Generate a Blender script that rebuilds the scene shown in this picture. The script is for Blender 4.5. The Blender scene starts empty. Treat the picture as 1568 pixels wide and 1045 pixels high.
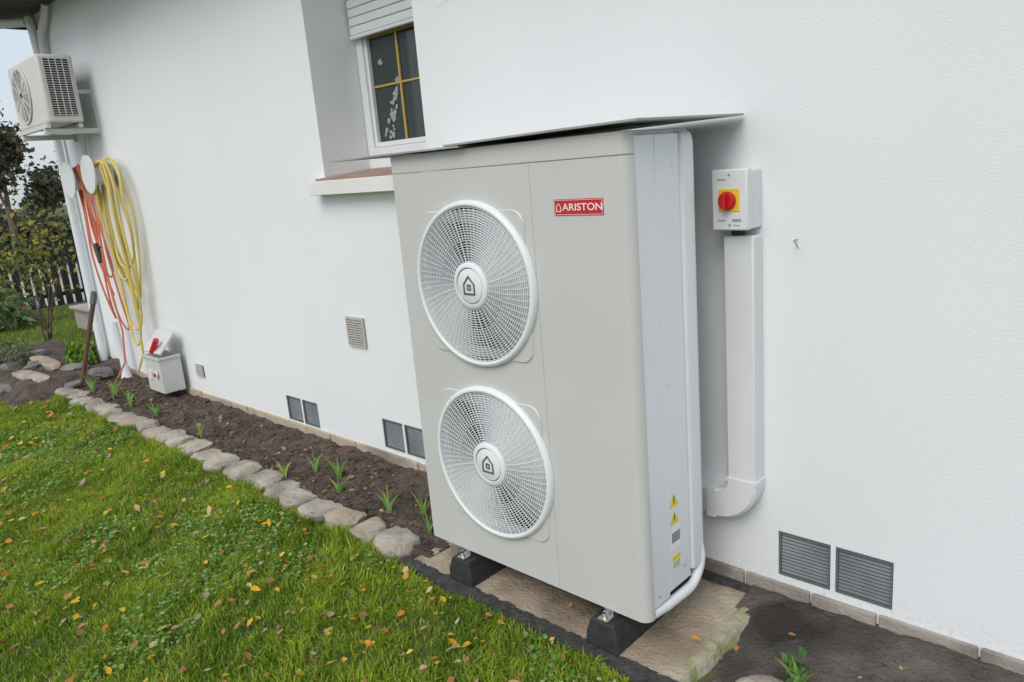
import bpy, bmesh, math, random
import numpy as np
from mathutils import Vector, Matrix, noise as mnoise
random.seed(7); rng=np.random.default_rng(11)
scene=bpy.context.scene
COL=scene.collection

# ---------------------------------------------------------------- materials
def mat(name,color,rough=0.6,color2=None,nscale=8,nlo=0.35,nhi=0.65,bump=0.0,bscale=60,metal=0.0,
        color3=None,n3scale=2.0,n3lo=0.5,n3hi=0.7,attr=False,trans=0.0,spec=0.5,bdist=0.01,sub=0.0,coat=0.0,dirt=None):
    m=bpy.data.materials.new(name); m.use_nodes=True
    nt=m.node_tree; N=nt.nodes; L=nt.links
    b=N['Principled BSDF']
    b.inputs['Roughness'].default_value=rough
    b.inputs['Metallic'].default_value=metal
    b.inputs['Specular IOR Level'].default_value=spec
    b.inputs['Coat Weight'].default_value=coat
    b.inputs['Base Color'].default_value=(*color,1)
    tc=N.new('ShaderNodeTexCoord')
    def noise(scale,detail=6):
        n=N.new('ShaderNodeTexNoise'); n.inputs['Scale'].default_value=scale; n.inputs['Detail'].default_value=detail
        L.new(tc.outputs['Object'],n.inputs['Vector']); return n
    src=None
    if attr:
        a=N.new('ShaderNodeAttribute'); a.attribute_name='Col'; src=a.outputs['Color']
    if color2 is not None:
        n=noise(nscale); r=N.new('ShaderNodeMapRange'); r.inputs[1].default_value=nlo; r.inputs[2].default_value=nhi
        L.new(n.outputs['Fac'],r.inputs[0])
        mx=N.new('ShaderNodeMix'); mx.data_type='RGBA'
        mx.inputs[6].default_value=(*color,1); mx.inputs[7].default_value=(*color2,1)
        L.new(r.outputs[0],mx.inputs[0]); src=mx.outputs[2]
    if color3 is not None:
        n=noise(n3scale); r=N.new('ShaderNodeMapRange'); r.inputs[1].default_value=n3lo; r.inputs[2].default_value=n3hi
        L.new(n.outputs['Fac'],r.inputs[0])
        mx=N.new('ShaderNodeMix'); mx.data_type='RGBA'
        L.new(src,mx.inputs[6]); mx.inputs[7].default_value=(*color3,1)
        L.new(r.outputs[0],mx.inputs[0]); src=mx.outputs[2]
    if dirt is not None:
        sp=N.new('ShaderNodeSeparateXYZ'); L.new(tc.outputs['Object'],sp.inputs[0])
        r=N.new('ShaderNodeMapRange'); r.inputs[1].default_value=dirt[1]; r.inputs[2].default_value=0.08; r.inputs[3].default_value=0; r.inputs[4].default_value=1
        L.new(sp.outputs['Z'],r.inputs[0])
        n=noise(60,8); r2=N.new('ShaderNodeMapRange'); r2.inputs[1].default_value=.5; r2.inputs[2].default_value=.75; L.new(n.outputs['Fac'],r2.inputs[0])
        mu=N.new('ShaderNodeMath'); mu.operation='MULTIPLY'; L.new(r.outputs[0],mu.inputs[0]); L.new(r2.outputs[0],mu.inputs[1])
        mx=N.new('ShaderNodeMix'); mx.data_type='RGBA'; L.new(src,mx.inputs[6]); mx.inputs[7].default_value=(*dirt[0],1); L.new(mu.outputs[0],mx.inputs[0]); src=mx.outputs[2]
    if src is not None: L.new(src,b.inputs['Base Color'])
    if bump>0:
        n=noise(bscale,8); bp=N.new('ShaderNodeBump'); bp.inputs['Strength'].default_value=bump; bp.inputs['Distance'].default_value=bdist
        L.new(n.outputs['Fac'],bp.inputs['Height']); L.new(bp.outputs['Normal'],b.inputs['Normal'])
    if trans>0:
        t=N.new('ShaderNodeBsdfTranslucent'); ms=N.new('ShaderNodeMixShader'); ms.inputs[0].default_value=trans
        if src is not None: L.new(src,t.inputs['Color'])
        else: t.inputs['Color'].default_value=(*color,1)
        out=N['Material Output']
        L.new(b.outputs[0],ms.inputs[1]); L.new(t.outputs[0],ms.inputs[2]); L.new(ms.outputs[0],out.inputs['Surface'])
    return m

M_wall=mat('stucco_white',(0.775,0.81,0.835),0.85,(0.74,0.775,0.80),1.1,0.4,0.7,bump=0.30,bscale=150,bdist=0.004,dirt=((.62,.59,.54),.18))
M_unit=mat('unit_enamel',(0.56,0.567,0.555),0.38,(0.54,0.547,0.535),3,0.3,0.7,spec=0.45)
M_unitside_lit=mat('unit_side_lit_enamel',(0.73,0.765,0.79),0.35,(0.71,0.745,0.77),3)  # casing enamel paler and bluer than the front: skylight put into the colour
M_grille=mat('grille_plastic',(0.73,0.765,0.785),0.4)
M_dark=mat('dark_interior',(0.010,0.011,0.013),0.7)
M_blade=mat('fan_blade_plastic',(0.035,0.037,0.042),0.5)
M_logo=mat('logo_grey',(0.10,0.10,0.11),0.5)
M_red=mat('label_red',(0.55,0.015,0.03),0.4)
M_white=mat('white_plastic',(0.70,0.73,0.745),0.4)
M_conduit=mat('conduit_plastic',(0.71,0.735,0.75),0.42,(0.68,0.705,0.72),5)
M_yellow=mat('yellow_plastic',(0.80,0.55,0.02),0.4)
M_redk=mat('red_knob',(0.55,0.008,0.015),0.3)
M_rubber=mat('black_rubber',(0.020,0.021,0.024),0.6,(0.035,0.035,0.037),30,bump=0.2,bscale=200)
M_bitumen=mat('bitumen',(0.03,0.03,0.032),0.75,(0.06,0.058,0.055),40,bump=0.8,bscale=90)
M_metal=mat('zinc_metal',(0.6,0.6,0.6),0.3,metal=1.0)
M_concrete=mat('concrete_slab',(0.30,0.235,0.165),0.9,(0.46,0.40,0.31),7,0.35,0.65,bump=0.9,bscale=70,color3=(0.17,0.13,0.09),n3scale=3.5,n3lo=0.5,n3hi=0.68)
M_moss=mat('mossy_concrete',(0.36,0.34,0.25),0.95,(0.20,0.24,0.07),9,0.45,0.62,bump=0.9,bscale=60)
M_fiber=mat('fibre_board',(0.38,0.38,0.37),0.7,(0.29,0.29,0.28),6,bump=0.2,bscale=120)
M_brick=mat('base_brick',(0.50,0.40,0.28),0.9,(0.42,0.36,0.30),6,0.4,0.65,bump=0.7,bscale=50,color3=(0.26,0.22,0.18),n3scale=2.5,n3lo=0.5,n3hi=0.65)
M_brickg=mat('base_brick_grey',(0.36,0.33,0.29),0.9,(0.28,0.25,0.22),6,0.4,0.65,bump=0.7,bscale=50,color3=(0.20,0.18,0.16),n3scale=3.5,n3lo=0.5,n3hi=0.65)
M_soil=mat('soil',(0.060,0.045,0.036),0.95,(0.135,0.104,0.081),9,0.35,0.7,bump=1.0,bscale=45,bdist=0.03,color3=(0.18,0.145,0.115),n3scale=30,n3lo=0.6,n3hi=0.75)
M_soil2=mat('dark_soil',(0.070,0.061,0.054),0.95,(0.14,0.123,0.107),6,0.4,0.7,bump=1.0,bscale=60,bdist=0.02,color3=(0.034,0.030,0.027),n3scale=1.7,n3lo=0.57,n3hi=0.64)
M_lawn=mat('lawn_soil',(0.05,0.085,0.016),0.95,(0.09,0.11,0.03),7,bump=0.8,bscale=40,color3=(0.09,0.07,0.04),n3scale=3)
M_stone=mat('border_stone',(0.44,0.40,0.335),0.9,(0.26,0.235,0.195),7,0.38,0.62,bump=1.0,bscale=35,bdist=.015,color3=(0.36,0.28,0.19),n3scale=3.0,n3lo=0.5,n3hi=0.65)
M_stoneg=mat('grey_rock',(0.22,0.215,0.205),0.9,(0.13,0.125,0.12),6,bump=0.7,bscale=40)
M_grass=mat('grass_blades',(0.1,0.2,0.03),0.5,attr=True,trans=0.42,spec=0.35)
M_leaf=mat('leaf_foliage',(0.1,0.2,0.03),0.6,attr=True,trans=0.3,spec=0.3)
M_bark=mat('bark',(0.13,0.10,0.075),0.9,(0.07,0.055,0.045),20,bump=0.6,bscale=50)
M_hosey=mat('hose_yellow',(0.64,0.50,0.11),0.45,(0.56,0.47,0.15),6)
M_hoseo=mat('hose_orange',(0.60,0.16,0.08),0.45)
M_fence=mat('fence_paint',(0.02,0.022,0.026),0.6)
M_soffit=mat('soffit_wood',(0.08,0.07,0.06),0.8,(0.055,0.047,0.042),10)
M_glass=mat('window_glass',(0.035,0.046,0.048),0.06,spec=0.6)
M_gold=mat('brass_muntin',(0.50,0.36,0.08),0.35)
M_pvc=mat('pvc_frame',(0.74,0.78,0.81),0.35)
M_tile=mat('sill_tile',(0.36,0.25,0.19),0.6,(0.30,0.20,0.155),12)
M_sillw=mat('sill_white',(0.78,0.78,0.76),0.8,bump=0.2,bscale=100,color2=(0.72,0.715,0.69),nscale=4)
M_vent=mat('vent_metal',(0.135,0.16,0.17),0.5,(0.21,0.24,0.25),5)
M_vframe=mat('vent_frame',(0.13,0.145,0.15),0.6)
M_ventw=mat('vent_beige',(0.52,0.50,0.45),0.6)
M_paving=mat('terrace_stone',(0.46,0.42,0.39),0.8,(0.38,0.35,0.32),5,bump=0.3,bscale=50)
M_ac=mat('ac_casing',(0.62,0.62,0.595),0.5)
M_warn=mat('warning_yellow',(0.75,0.60,0.02),0.5)
M_ink=mat('black_ink',(0.02,0.02,0.02),0.6)
M_boxp=mat('box_plastic',(0.74,0.75,0.74),0.35,trans=0.25)

# ---------------------------------------------------------------- mesh helpers
class MB:
    def __init__(s): s.v=[];s.f=[];s.m=[]
    def add(s,vs,fs,mi=0):
        o=len(s.v); s.v+= [tuple(p) for p in vs]; s.f+=[tuple(i+o for i in f) for f in fs]; s.m+=[mi]*len(fs)
    def box(s,x0,x1,y0,y1,z0,z1,mi=0,M=None):
        vs=[Vector(p) for p in [(x0,y0,z0),(x1,y0,z0),(x1,y1,z0),(x0,y1,z0),(x0,y0,z1),(x1,y0,z1),(x1,y1,z1),(x0,y1,z1)]]
        if M is not None: vs=[M@v for v in vs]
        s.add(vs,[(3,2,1,0),(4,5,6,7),(0,1,5,4),(1,2,6,5),(2,3,7,6),(3,0,4,7)],mi)
    def tube(s,path,radii,seg=8,mi=0,cap=True):
        path=[Vector(p) for p in path]
        if not hasattr(radii,'__len__'): radii=[radii]*len(path)
        vs=[];fs=[]; up=None
        for i,p in enumerate(path):
            t=(path[min(i+1,len(path)-1)]-path[max(i-1,0)]).normalized()
            if up is None:
                up=Vector((0,0,1)) if abs(t.z)<0.9 else Vector((1,0,0))
            a=t.cross(up).normalized(); b=a.cross(t).normalized(); up=b
            for k in range(seg):
                an=2*math.pi*k/seg
                vs.append(p+(a*math.cos(an)+b*math.sin(an))*radii[i])
        n=len(path)
        for i in range(n-1):
            for k in range(seg):
                k2=(k+1)%seg
                fs.append((i*seg+k,i*seg+k2,(i+1)*seg+k2,(i+1)*seg+k))
        if cap:
            fs.append(tuple(range(seg-1,-1,-1))); fs.append(tuple((n-1)*seg+k for k in range(seg)))
        s.add(vs,fs,mi)
    def cyl(s,c,axis,r,h,seg=32,mi=0,r2=None):
        c=Vector(c);axis=Vector(axis).normalized()
        s.tube([c,c+axis*h],[r,r if r2 is None else r2],seg,mi)
    def lathe_y(s,cx,cz,prof,seg=96,mi=0,closed=False):
        vs=[];fs=[];n=len(prof)
        for k in range(seg):
            a=2*math.pi*k/seg;c=math.cos(a);sn=math.sin(a)
            for r,y in prof: vs.append((cx+r*c,y,cz+r*sn))
        rngp=n if closed else n-1
        for k in range(seg):
            k2=(k+1)%seg
            for j in range(rngp):
                j2=(j+1)%n
                fs.append((k*n+j,k*n+j2,k2*n+j2,k2*n+j))
        s.add(vs,fs,mi)
    def prism_z(s,pts,z0,z1,mi=0):
        n=len(pts)
        vs=[(p[0],p[1],z0) for p in pts]+[(p[0],p[1],z1) for p in pts]
        fs=[tuple(range(n-1,-1,-1)),tuple(range(n,2*n))]+[(i,(i+1)%n,(i+1)%n+n,i+n) for i in range(n)]
        s.add(vs,fs,mi)
    def obj(s,name,mats,parent=None,bevel=0,smooth=False,seg=2,fixn=True):
        me=bpy.data.meshes.new(name); me.from_pydata(s.v,[],s.f)
        if not isinstance(mats,(list,tuple)): mats=[mats]
        for m in mats: me.materials.append(m)
        me.polygons.foreach_set('material_index',s.m)
        if fixn:
            bm=bmesh.new(); bm.from_mesh(me); bmesh.ops.recalc_face_normals(bm,faces=bm.faces); bm.to_mesh(me); bm.free()
        if smooth:
            me.polygons.foreach_set('use_smooth',[True]*len(me.polygons))
            try: me.set_sharp_from_angle(angle=math.radians(38))
            except Exception: pass
        o=bpy.data.objects.new(name,me); COL.objects.link(o)
        if bevel>0:
            b=o.modifiers.new('b','BEVEL'); b.width=bevel; b.segments=seg; b.limit_method='ANGLE'; b.angle_limit=math.radians(40)
            b.harden_normals=False
        if parent: o.parent=parent
        return o
def empty(name,loc=(0,0,0)):
    e=bpy.data.objects.new(name,None); COL.objects.link(e); return e
def rrect(x0,x1,z0,z1,r,n=6):
    pts=[]
    for cx,cz,a0 in [(x1-r,z0+r,-90),(x1-r,z1-r,0),(x0+r,z1-r,90),(x0+r,z0+r,180)]:
        for i in range(n+1):
            a=math.radians(a0+90*i/n); pts.append((cx+r*math.cos(a),cz+r*math.sin(a)))
    return pts

def colmesh(name,V,F4,C,material,parent=None,F3=None,smooth=False):
    me=bpy.data.meshes.new(name)
    nv=len(V)
    n4=0 if F4 is None else len(F4); n3=0 if F3 is None else len(F3)
    me.vertices.add(nv); me.vertices.foreach_set('co',np.asarray(V,dtype=np.float32).ravel())
    loops=[]
    if n4: loops.append(np.asarray(F4,dtype=np.int32).ravel())
    if n3: loops.append(np.asarray(F3,dtype=np.int32).ravel())
    lp=np.concatenate(loops)
    me.loops.add(len(lp)); me.loops.foreach_set('vertex_index',lp)
    me.polygons.add(n4+n3)
    st=np.concatenate([np.arange(n4)*4, n4*4+np.arange(n3)*3]).astype(np.int32)
    me.polygons.foreach_set('loop_start',st)
    me.update(calc_edges=True); me.validate()
    ca=me.color_attributes.new('Col','FLOAT_COLOR','POINT')
    cc=np.ones((nv,4),dtype=np.float32); cc[:,:3]=C
    ca.data.foreach_set('color',cc.ravel())
    me.materials.append(material)
    o=bpy.data.objects.new(name,me); COL.objects.link(o)
    if parent: o.parent=parent
    return o

# ---------------------------------------------------------------- camera
CAMZ=1.60
f=Vector((-0.6812,0.6954,-0.2293)).normalized(); r=Vector((0.7253,0.6833,-0.0824)); r=(r-f*r.dot(f)).normalized(); u=r.cross(f).normalized()
cam=bpy.data.cameras.new('camera'); co=bpy.data.objects.new('camera',cam); COL.objects.link(co)
Mx=Matrix(((r.x,u.x,-f.x,0),(r.y,u.y,-f.y,0),(r.z,u.z,-f.z,CAMZ),(0,0,0,1)))
co.matrix_world=Mx; cam.sensor_width=36; cam.lens=1144/1568*36; cam.clip_start=0.05; cam.clip_end=3000
scene.camera=co

# ---------------------------------------------------------------- light
S=Vector((0.20,-0.66,0.72)).normalized()
w=bpy.data.worlds.new('World'); scene.world=w; w.use_nodes=True
nt=w.node_tree; bg=nt.nodes['Background']; sk=nt.nodes.new('ShaderNodeTexSky'); sk.sky_type='NISHITA'; sk.sun_disc=False
sk.sun_elevation=math.asin(S.z); sk.sun_rotation=math.atan2(S.x,S.y); sk.air_density=1.0; sk.dust_density=3.5; sk.ozone_density=1.5
# hazy cloud veil mixed with the sky
mxw=nt.nodes.new('ShaderNodeMix'); mxw.data_type='RGBA'; mxw.inputs[0].default_value=.6; mxw.inputs[7].default_value=(6.0,6.4,6.9,1)
nt.links.new(sk.outputs[0],mxw.inputs[6]); nt.links.new(mxw.outputs[2],bg.inputs[0]); bg.inputs[1].default_value=0.15
sl=bpy.data.lights.new('sun','SUN'); sl.energy=1.5; sl.angle=math.radians(40); sl.color=(1.0,0.965,0.91)
so=bpy.data.objects.new('sun',sl); COL.objects.link(so); so.rotation_euler=S.to_track_quat('Z','Y').to_euler()
scene.view_settings.view_transform='Standard'; scene.view_settings.look='None'; scene.view_settings.exposure=0

# ---------------------------------------------------------------- ground
mb=MB(); mb.add([(-600,-600,0),(600,-600,0),(600,600,0),(-600,600,0)],[(0,1,2,3)]); mb.obj('ground',M_lawn)

def hfield(name,x0,x1,y0,y1,res,zf,m):
    nx=max(2,int((x1-x0)/res)); ny=max(2,int((y1-y0)/res)); V=[];F=[]
    for j in range(ny+1):
        for i in range(nx+1):
            x=x0+(x1-x0)*i/nx; y=y0+(y1-y0)*j/ny
            V.append((x,y,zf(x,y)))
    for j in range(ny):
        for i in range(nx):
            a=j*(nx+1)+i; F.append((a,a+1,a+nx+2,a+nx+1))
    mb=MB(); mb.add(V,F); return mb.obj(name,m,smooth=True,fixn=False)
def nz(x,y,s,o=0): return mnoise.noise(Vector((x*s,y*s,o)))
def soilz(x,y):
    return 0.033+0.016*nz(x,y,6)+0.014*nz(x,y,16,3)+0.010*nz(x,y,40,5)-(0.03 if y<1.72 else 0)+.018*max(0,min(1,(y-2.0)/.25))
hfield('soil_bed',-7.5,-2.28,1.70,2.32,0.014,soilz,M_soil)
def soilz2(x,y):
    k=max(0,min(1,(x+1.06)/.25)); k2=max(0,min(1,(y-2.0)/.2)); k=max(k,k2*.9)
    return -0.005+.06*k+0.010*nz(x,y,5)+0.006*nz(x,y,18,3)+0.005*nz(x,y,50,5)-0.07*max(0,(1.5-y)/0.3)
hfield('soil_bed',-1.12,2.6,1.2,2.32,0.014,soilz2,M_soil2)
def soilz3(x,y):
    e=min(x+9.6,-6.95-x,y-1.28,3.2-y); e=max(0,min(1,e/0.25))
    return -0.02+0.15*e+0.03*nz(x,y,4)*e+0.012*nz(x,y,20)
hfield('soil_bed',-9.6,-6.95,1.28,2.30,0.03,soilz3,M_soil)

def rock(mb,c,sx,sy,sz,rot=0,sub=2,amp=0.25,mi=0,pw=.8):
    bm=bmesh.new(); bmesh.ops.create_icosphere(bm,subdivisions=sub,radius=1)
    sd=random.random()*100
    vs=[]
    ca,sa=math.cos(rot),math.sin(rot)
    for v in bm.verts:
        p=v.co.copy(); n=mnoise.noise(p*1.1+Vector((sd,0,0)))*amp+mnoise.noise(p*2.6+Vector((0,sd,0)))*amp*0.6+mnoise.noise(p*7+Vector((0,sd,0)))*amp*0.18
        p=Vector([math.copysign(abs(t)**pw,t) for t in p])
        p=p*(1+n)
        x=p.x*sx;y=p.y*sy
        vs.append((c[0]+x*ca-y*sa,c[1]+x*sa+y*ca,c[2]+p.z*sz))
    fs=[tuple(v.index for v in fc.verts) for fc in bm.faces]; bm.free(); mb.add(vs,fs,mi)
mb=MB()
for i in range(2300):
    x=random.uniform(-7.3,-2.35); y=random.uniform(1.80,2.25)
    s=random.uniform(0.004,0.016)*(1 if random.random()<0.9 else 1.6)
    rock(mb,(x,y,soilz(x,y)),s,s*random.uniform(0.7,1.2),s*0.7,random.random()*3,1,0.4)
mb.obj('soil_clods',M_soil,smooth=False,fixn=False)
mb=MB()
for i in range(1100):
    x=random.uniform(-1.0,0.8); y=random.uniform(1.5,2.25)
    s=random.uniform(0.002,0.009)
    rock(mb,(x,y,soilz2(x,y)),s,s,s*0.7,random.random()*3,1,0.4)
mb.obj('soil_clods',M_soil2,smooth=False,fixn=False)

mb=MB(); x=-2.40
while x>-7.2:
    wd=random.uniform(0.07,0.12)
    if x>-2.5: wd=0.11
    rock(mb,(x-wd,1.735+random.uniform(-0.02,0.02),0.022+random.uniform(-0.01,0.010)),wd*.95,random.uniform(0.07,0.095),random.uniform(0.036,0.050),random.uniform(-0.2,0.2),3,0.28,0,.56)
    x-=wd*1.98
ob=mb.obj('stone_border',M_stone,smooth=True,fixn=False)
mb=MB()
px=[(-7.25,1.62),(-7.45,1.5),(-7.7,1.42),(-7.95,1.35),(-8.25,1.32),(-8.55,1.3),(-8.9,1.3),(-9.2,1.32),(-9.5,1.35)]
for a,b in px: rock(mb,(a,b,0.03),0.15,0.11,0.055,random.uniform(-.4,.4),3,0.3,1,.6)
for a,b,z,s in [(-7.9,1.75,.14,.09),(-8.25,1.62,.12,.08),(-7.45,1.95,.12,.09),(-8.5,1.9,.14,.09),(-7.15,2.05,.10,.08)]:
    rock(mb,(a,b,z),s*1.3,s,s*0.6,random.random()*3,3,0.3,1,.65)
rock(mb,(-7.9,1.84,.15),.33,.07,.045,.0,3,.15,0,.5)
rock(mb,(-7.55,1.62,.11),.33,.07,.05,.1,3,.15,0,.5)
mb.obj('rockery_stones',[M_stone,M_stoneg],smooth=True,fixn=False)
mb=MB(); rock(mb,(-0.86,1.80,0.04),0.075,0.055,0.03,0.5,3,0.2); mb.obj('stone',M_stone,smooth=True)

# ---------------------------------------------------------------- house
house=empty('white_house')
holes=[(-3.55,-2.69,1.60,2.9,0.34,'w')]
vents=[(-1.035,-0.66,.115,.285),(-3.315,-2.94,.118,.29),(-4.35,-3.98,.10,.265)]
for a,b,c,d in vents:
    m_=(a+b)/2
    holes+= [(a,m_-0.008,c,d,0.05,'v'),(m_+0.008,b,c,d,0.05,'v')]
X0,X1,Z0,Z1=-7.68,3.2,-0.05,3.2
xs=sorted(set([X0,X1]+[h[0] for h in holes]+[h[1] for h in holes])); zs=sorted(set([Z0,Z1]+[h[2] for h in holes]+[h[3] for h in holes]))
mb=MB(); YW=2.30
for i in range(len(xs)-1):
    for j in range(len(zs)-1):
        cx=(xs[i]+xs[i+1])/2; cz=(zs[j]+zs[j+1])/2
        if any(h[0]<cx<h[1] and h[2]<cz<h[3] for h in holes): continue
        mb.add([(xs[i],YW,zs[j]),(xs[i+1],YW,zs[j]),(xs[i+1],YW,zs[j+1]),(xs[i],YW,zs[j+1])],[(0,1,2,3)])
for a,b,c,d,dp,k in holes:
    y2=YW+dp
    mb.add([(a,YW,c),(a,y2,c),(a,y2,d),(a,YW,d)],[(0,1,2,3)]); mb.add([(b,YW,c),(b,y2,c),(b,y2,d),(b,YW,d)],[(3,2,1,0)])
    mb.add([(a,YW,d),(b,YW,d),(b,y2,d),(a,y2,d)],[(3,2,1,0)]); mb.add([(a,YW,c),(b,YW,c),(b,y2,c),(a,y2,c)],[(0,1,2,3)])
    mb.add([(a,y2,c),(b,y2,c),(b,y2,d),(a,y2,d)],[(0,1,2,3)],1)
mb.add([(X0,YW,Z0),(X0,10,Z0),(X0,10,Z1),(X0,YW,Z1)],[(3,2,1,0)])
mb.add([(X1,YW,Z0),(X1,10,Z0),(X1,10,Z1),(X1,YW,Z1)],[(0,1,2,3)])
mb.add([(X0,10,Z0),(X1,10,Z0),(X1,10,Z1),(X0,10,Z1)],[(3,2,1,0)])
mb.obj('wall',[M_wall,M_dark],house,fixn=False)
mb=MB()
mb.box(-8.2,3.7,1.80,10.5,3.2,3.24)
mb.box(-8.23,3.73,1.77,1.80,3.17,3.36)
mb.box(-8.23,-8.2,1.80,10.5,3.17,3.36)
mb.add([(-8.23,1.75,3.37),(3.73,1.75,3.37),(3.73,6.1,5.2),(-8.23,6.1,5.2)],[(0,1,2,3)],1)
mb.add([(-8.23,10.5,3.37),(3.73,10.5,3.37),(3.73,6.1,5.2),(-8.23,6.1,5.2)],[(3,2,1,0)],1)
mb.add([(-8.2,2.3,3.24),(-8.2,10,3.24),(-8.2,6.1,5.15)],[(0,1,2)],0)
mb.obj('roof',[M_soffit,M_tile],house,fixn=False)
mb=MB()
wy=2.60
xa,xb,za,zb=-3.545,-2.695,1.70,2.62
mb.box(xa,xa+0.055,wy,wy+0.06,za,zb,0); mb.box(xb-0.055,xb,wy,wy+0.06,za,zb,0)
mb.box(xa+.055,xb-.055,wy,wy+0.06,za,za+0.05,0); mb.box(xa+.055,xb-.055,wy,wy+0.06,zb-0.05,zb,0)
mb.box(xa+.057,xa+.080,wy+.012,wy+.055,za+.052,zb-.05,0); mb.box(xb-.087,xb-.057,wy+.012,wy+.055,za+.052,zb-.05,0)
mb.box(xa+.080,xb-.087,wy+.012,wy+.055,za+.052,za+.078,0)
mb.obj('window_frame',M_pvc,house,bevel=0.004)
mb=MB(); mb.box(-3.549,-2.691,2.606,2.636,1.60,1.699); mb.obj('window_apron',M_wall,house)
mb=MB(); mb.box(xa+.078,xb-.086,wy+.035,wy+.042,za+.07,zb-.05); mb.obj('window_glass',M_glass,house)
mb=MB()
mb.box(-3.235,-3.221,wy+.026,wy+.034,za+.078,zb-.05); mb.box(xa+.080,-3.235,wy+.026,wy+.034,2.063,2.073); mb.box(-3.221,xb-.087,wy+.026,wy+.034,2.063,2.073)
mb.box(xa+.080,xb-.087,wy+.027,wy+.0335,2.318,2.33)
mb.box(-3.0,-2.985,wy+.027,wy+.0335,za+.078,zb-.05)
mb.obj('window_muntins',M_gold,house)
mb=MB()
fl=[(-3.38,2.20),(-3.375,2.185),(-3.39,2.19),(-3.383,2.178)]
for i in range(46):
    t=i/46; fl.append((-3.385+0.14*t+random.uniform(-.04,.04)*(1.1-t),1.80+0.30*t+random.uniform(-.02,.02)))
for a,b in fl:
    n=7;rr=random.uniform(.008,.018); pts=[(a+rr*random.uniform(.5,1.1)*math.cos(2*math.pi*k/n),b+rr*random.uniform(.5,1.1)*math.sin(2*math.pi*k/n)) for k in range(n)]
    yy=wy+.0335-random.uniform(0,0.003)
    mb.add([(p[0],yy,p[1]) for p in pts],[tuple(range(n))],0)
mb.obj('window_flower_stickers',mat('sticker_white',(0.34,0.37,0.37),0.6),house)
mb=MB(); z=2.34
while z<2.9:
    mb.box(-3.535,-2.705,2.565,2.583,z,z+0.042); z+=0.045
mb.box(-3.535,-2.705,2.56,2.588,2.32,2.338)
mb.obj('roller_shutter',M_pvc,house,bevel=0.005)
mb=MB()
mb.add([(-3.61,2.225,1.525),(-2.62,2.225,1.525),(-2.62,2.299,1.525),(-3.61,2.299,1.525),(-3.61,2.225,1.597),(-2.62,2.225,1.597),(-2.62,2.299,1.604),(-3.61,2.299,1.604)],
       [(3,2,1,0),(4,5,6,7),(0,1,5,4),(1,2,6,5),(2,3,7,6),(3,0,4,7)])
mb.obj('window_sill',M_sillw,house,bevel=0.003)
mb=MB(); xx=-3.548
while xx<-2.70:
    x2=min(xx+0.172,-2.692)
    mb.add([(xx,2.235,1.599),(x2-.002,2.235,1.599),(x2-.002,2.60,1.630),(xx,2.60,1.630),(xx,2.235,1.609),(x2-.002,2.235,1.609),(x2-.002,2.60,1.643),(xx,2.60,1.643)],
       [(3,2,1,0),(4,5,6,7),(0,1,5,4),(1,2,6,5),(2,3,7,6),(3,0,4,7)]); xx=x2
    if x2>=-2.693: break
mb.obj('sill_tiles',M_tile,house)
mb=MB(); x=-7.6
while x<3.1:
    l=random.uniform(0.2,0.3)
    mb.box(x,min(x+l-0.008,3.1),2.284+random.uniform(-.003,.003),2.299,-0.03,0.094+random.uniform(-.005,.004),0 if x<-1.8 else 1)
    x+=l
mb.obj('base_course',[M_brick,M_brickg],house,bevel=0.005)
mb=MB(); mb.tube([(-.975,2.30,1.30),(-.972,2.27,1.298),(-.962,2.262,1.292),(-.955,2.265,1.275)],0.0018,6); mb.obj('wall_wire',mat('wire',(0.2,0.17,0.15),0.5),house)
mb=MB()
def crack(x,z,dx,dz,n):
    P=[(x,z)]
    for i in range(n): x+=dx*random.uniform(.5,1.4); z+=dz*random.uniform(.2,1.6)+random.uniform(-.006,.006); P.append((x,z))
    for i in range(n):
        a,b=P[i],P[i+1]; w_=.0005
        mb.add([(a[0],2.2992,a[1]-w_),(b[0],2.2992,b[1]-w_),(b[0],2.2992,b[1]+w_),(a[0],2.2992,a[1]+w_)],[(0,1,2,3)])
crack(-2.55,2.27,.02,.003,24); crack(-4.8,.95,.02,-.004,12)
mb.obj('wall_cracks',mat('crack',(0.55,0.56,0.56),0.9),house,fixn=False)

for k,(a,b,c,d) in enumerate(vents):
    e=empty('foundation_vent'); m_=(a+b)/2
    for (p,q) in ((a+.002,m_-.010),(m_+.010,b-.002)):
        mb=MB(); t=0.005
        mb.box(p,p+t,2.302,2.318,c+.002,d-.002); mb.box(q-t,q,2.302,2.318,c+.002,d-.002)
        mb.box(p+t,q-t,2.302,2.318,c+.002,c+.002+t); mb.box(p+t,q-t,2.302,2.318,d-.002-t,d-.002)
        mb.obj('frame',M_vframe,e)
        mb=MB(); n=12; dz=(d-c-.016)/n
        for i in range(n):
            zz=c+.008+dz*(i+.5)
            M=Matrix.Translation((0,2.314,zz))@Matrix.Rotation(math.radians(-22),4,'X')
            mb.box(p+t,q-t,-.0008,.0008,-dz*.38,dz*.34,0,M)
        mb.obj('louvres',M_vent,e)
e=empty('wall_vent_grille'); mb=MB()
a,b,c,d=-3.52,-3.36,.69,.855
mb.box(a,b,2.294,2.2995,c,d,1)
mb.box(a,a+.008,2.285,2.294,c,d); mb.box(b-.008,b,2.285,2.294,c,d); mb.box(a+.008,b-.008,2.285,2.294,c,c+.008); mb.box(a+.008,b-.008,2.285,2.294,d-.008,d)
for i in range(11):
    z=c+.014+i*.0137; mb.box(a+.008,b-.008,2.287,2.294,z,z+.0075)
mb.box((a+b)/2-.003,(a+b)/2+.003,2.284,2.287,c+.008,d-.008)
mb.obj('grille',[M_ventw,M_vframe],e)
e=empty('wall_vent_grille'); mb=MB()
a,b,c,d=-5.66,-5.54,.22,.31
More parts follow.
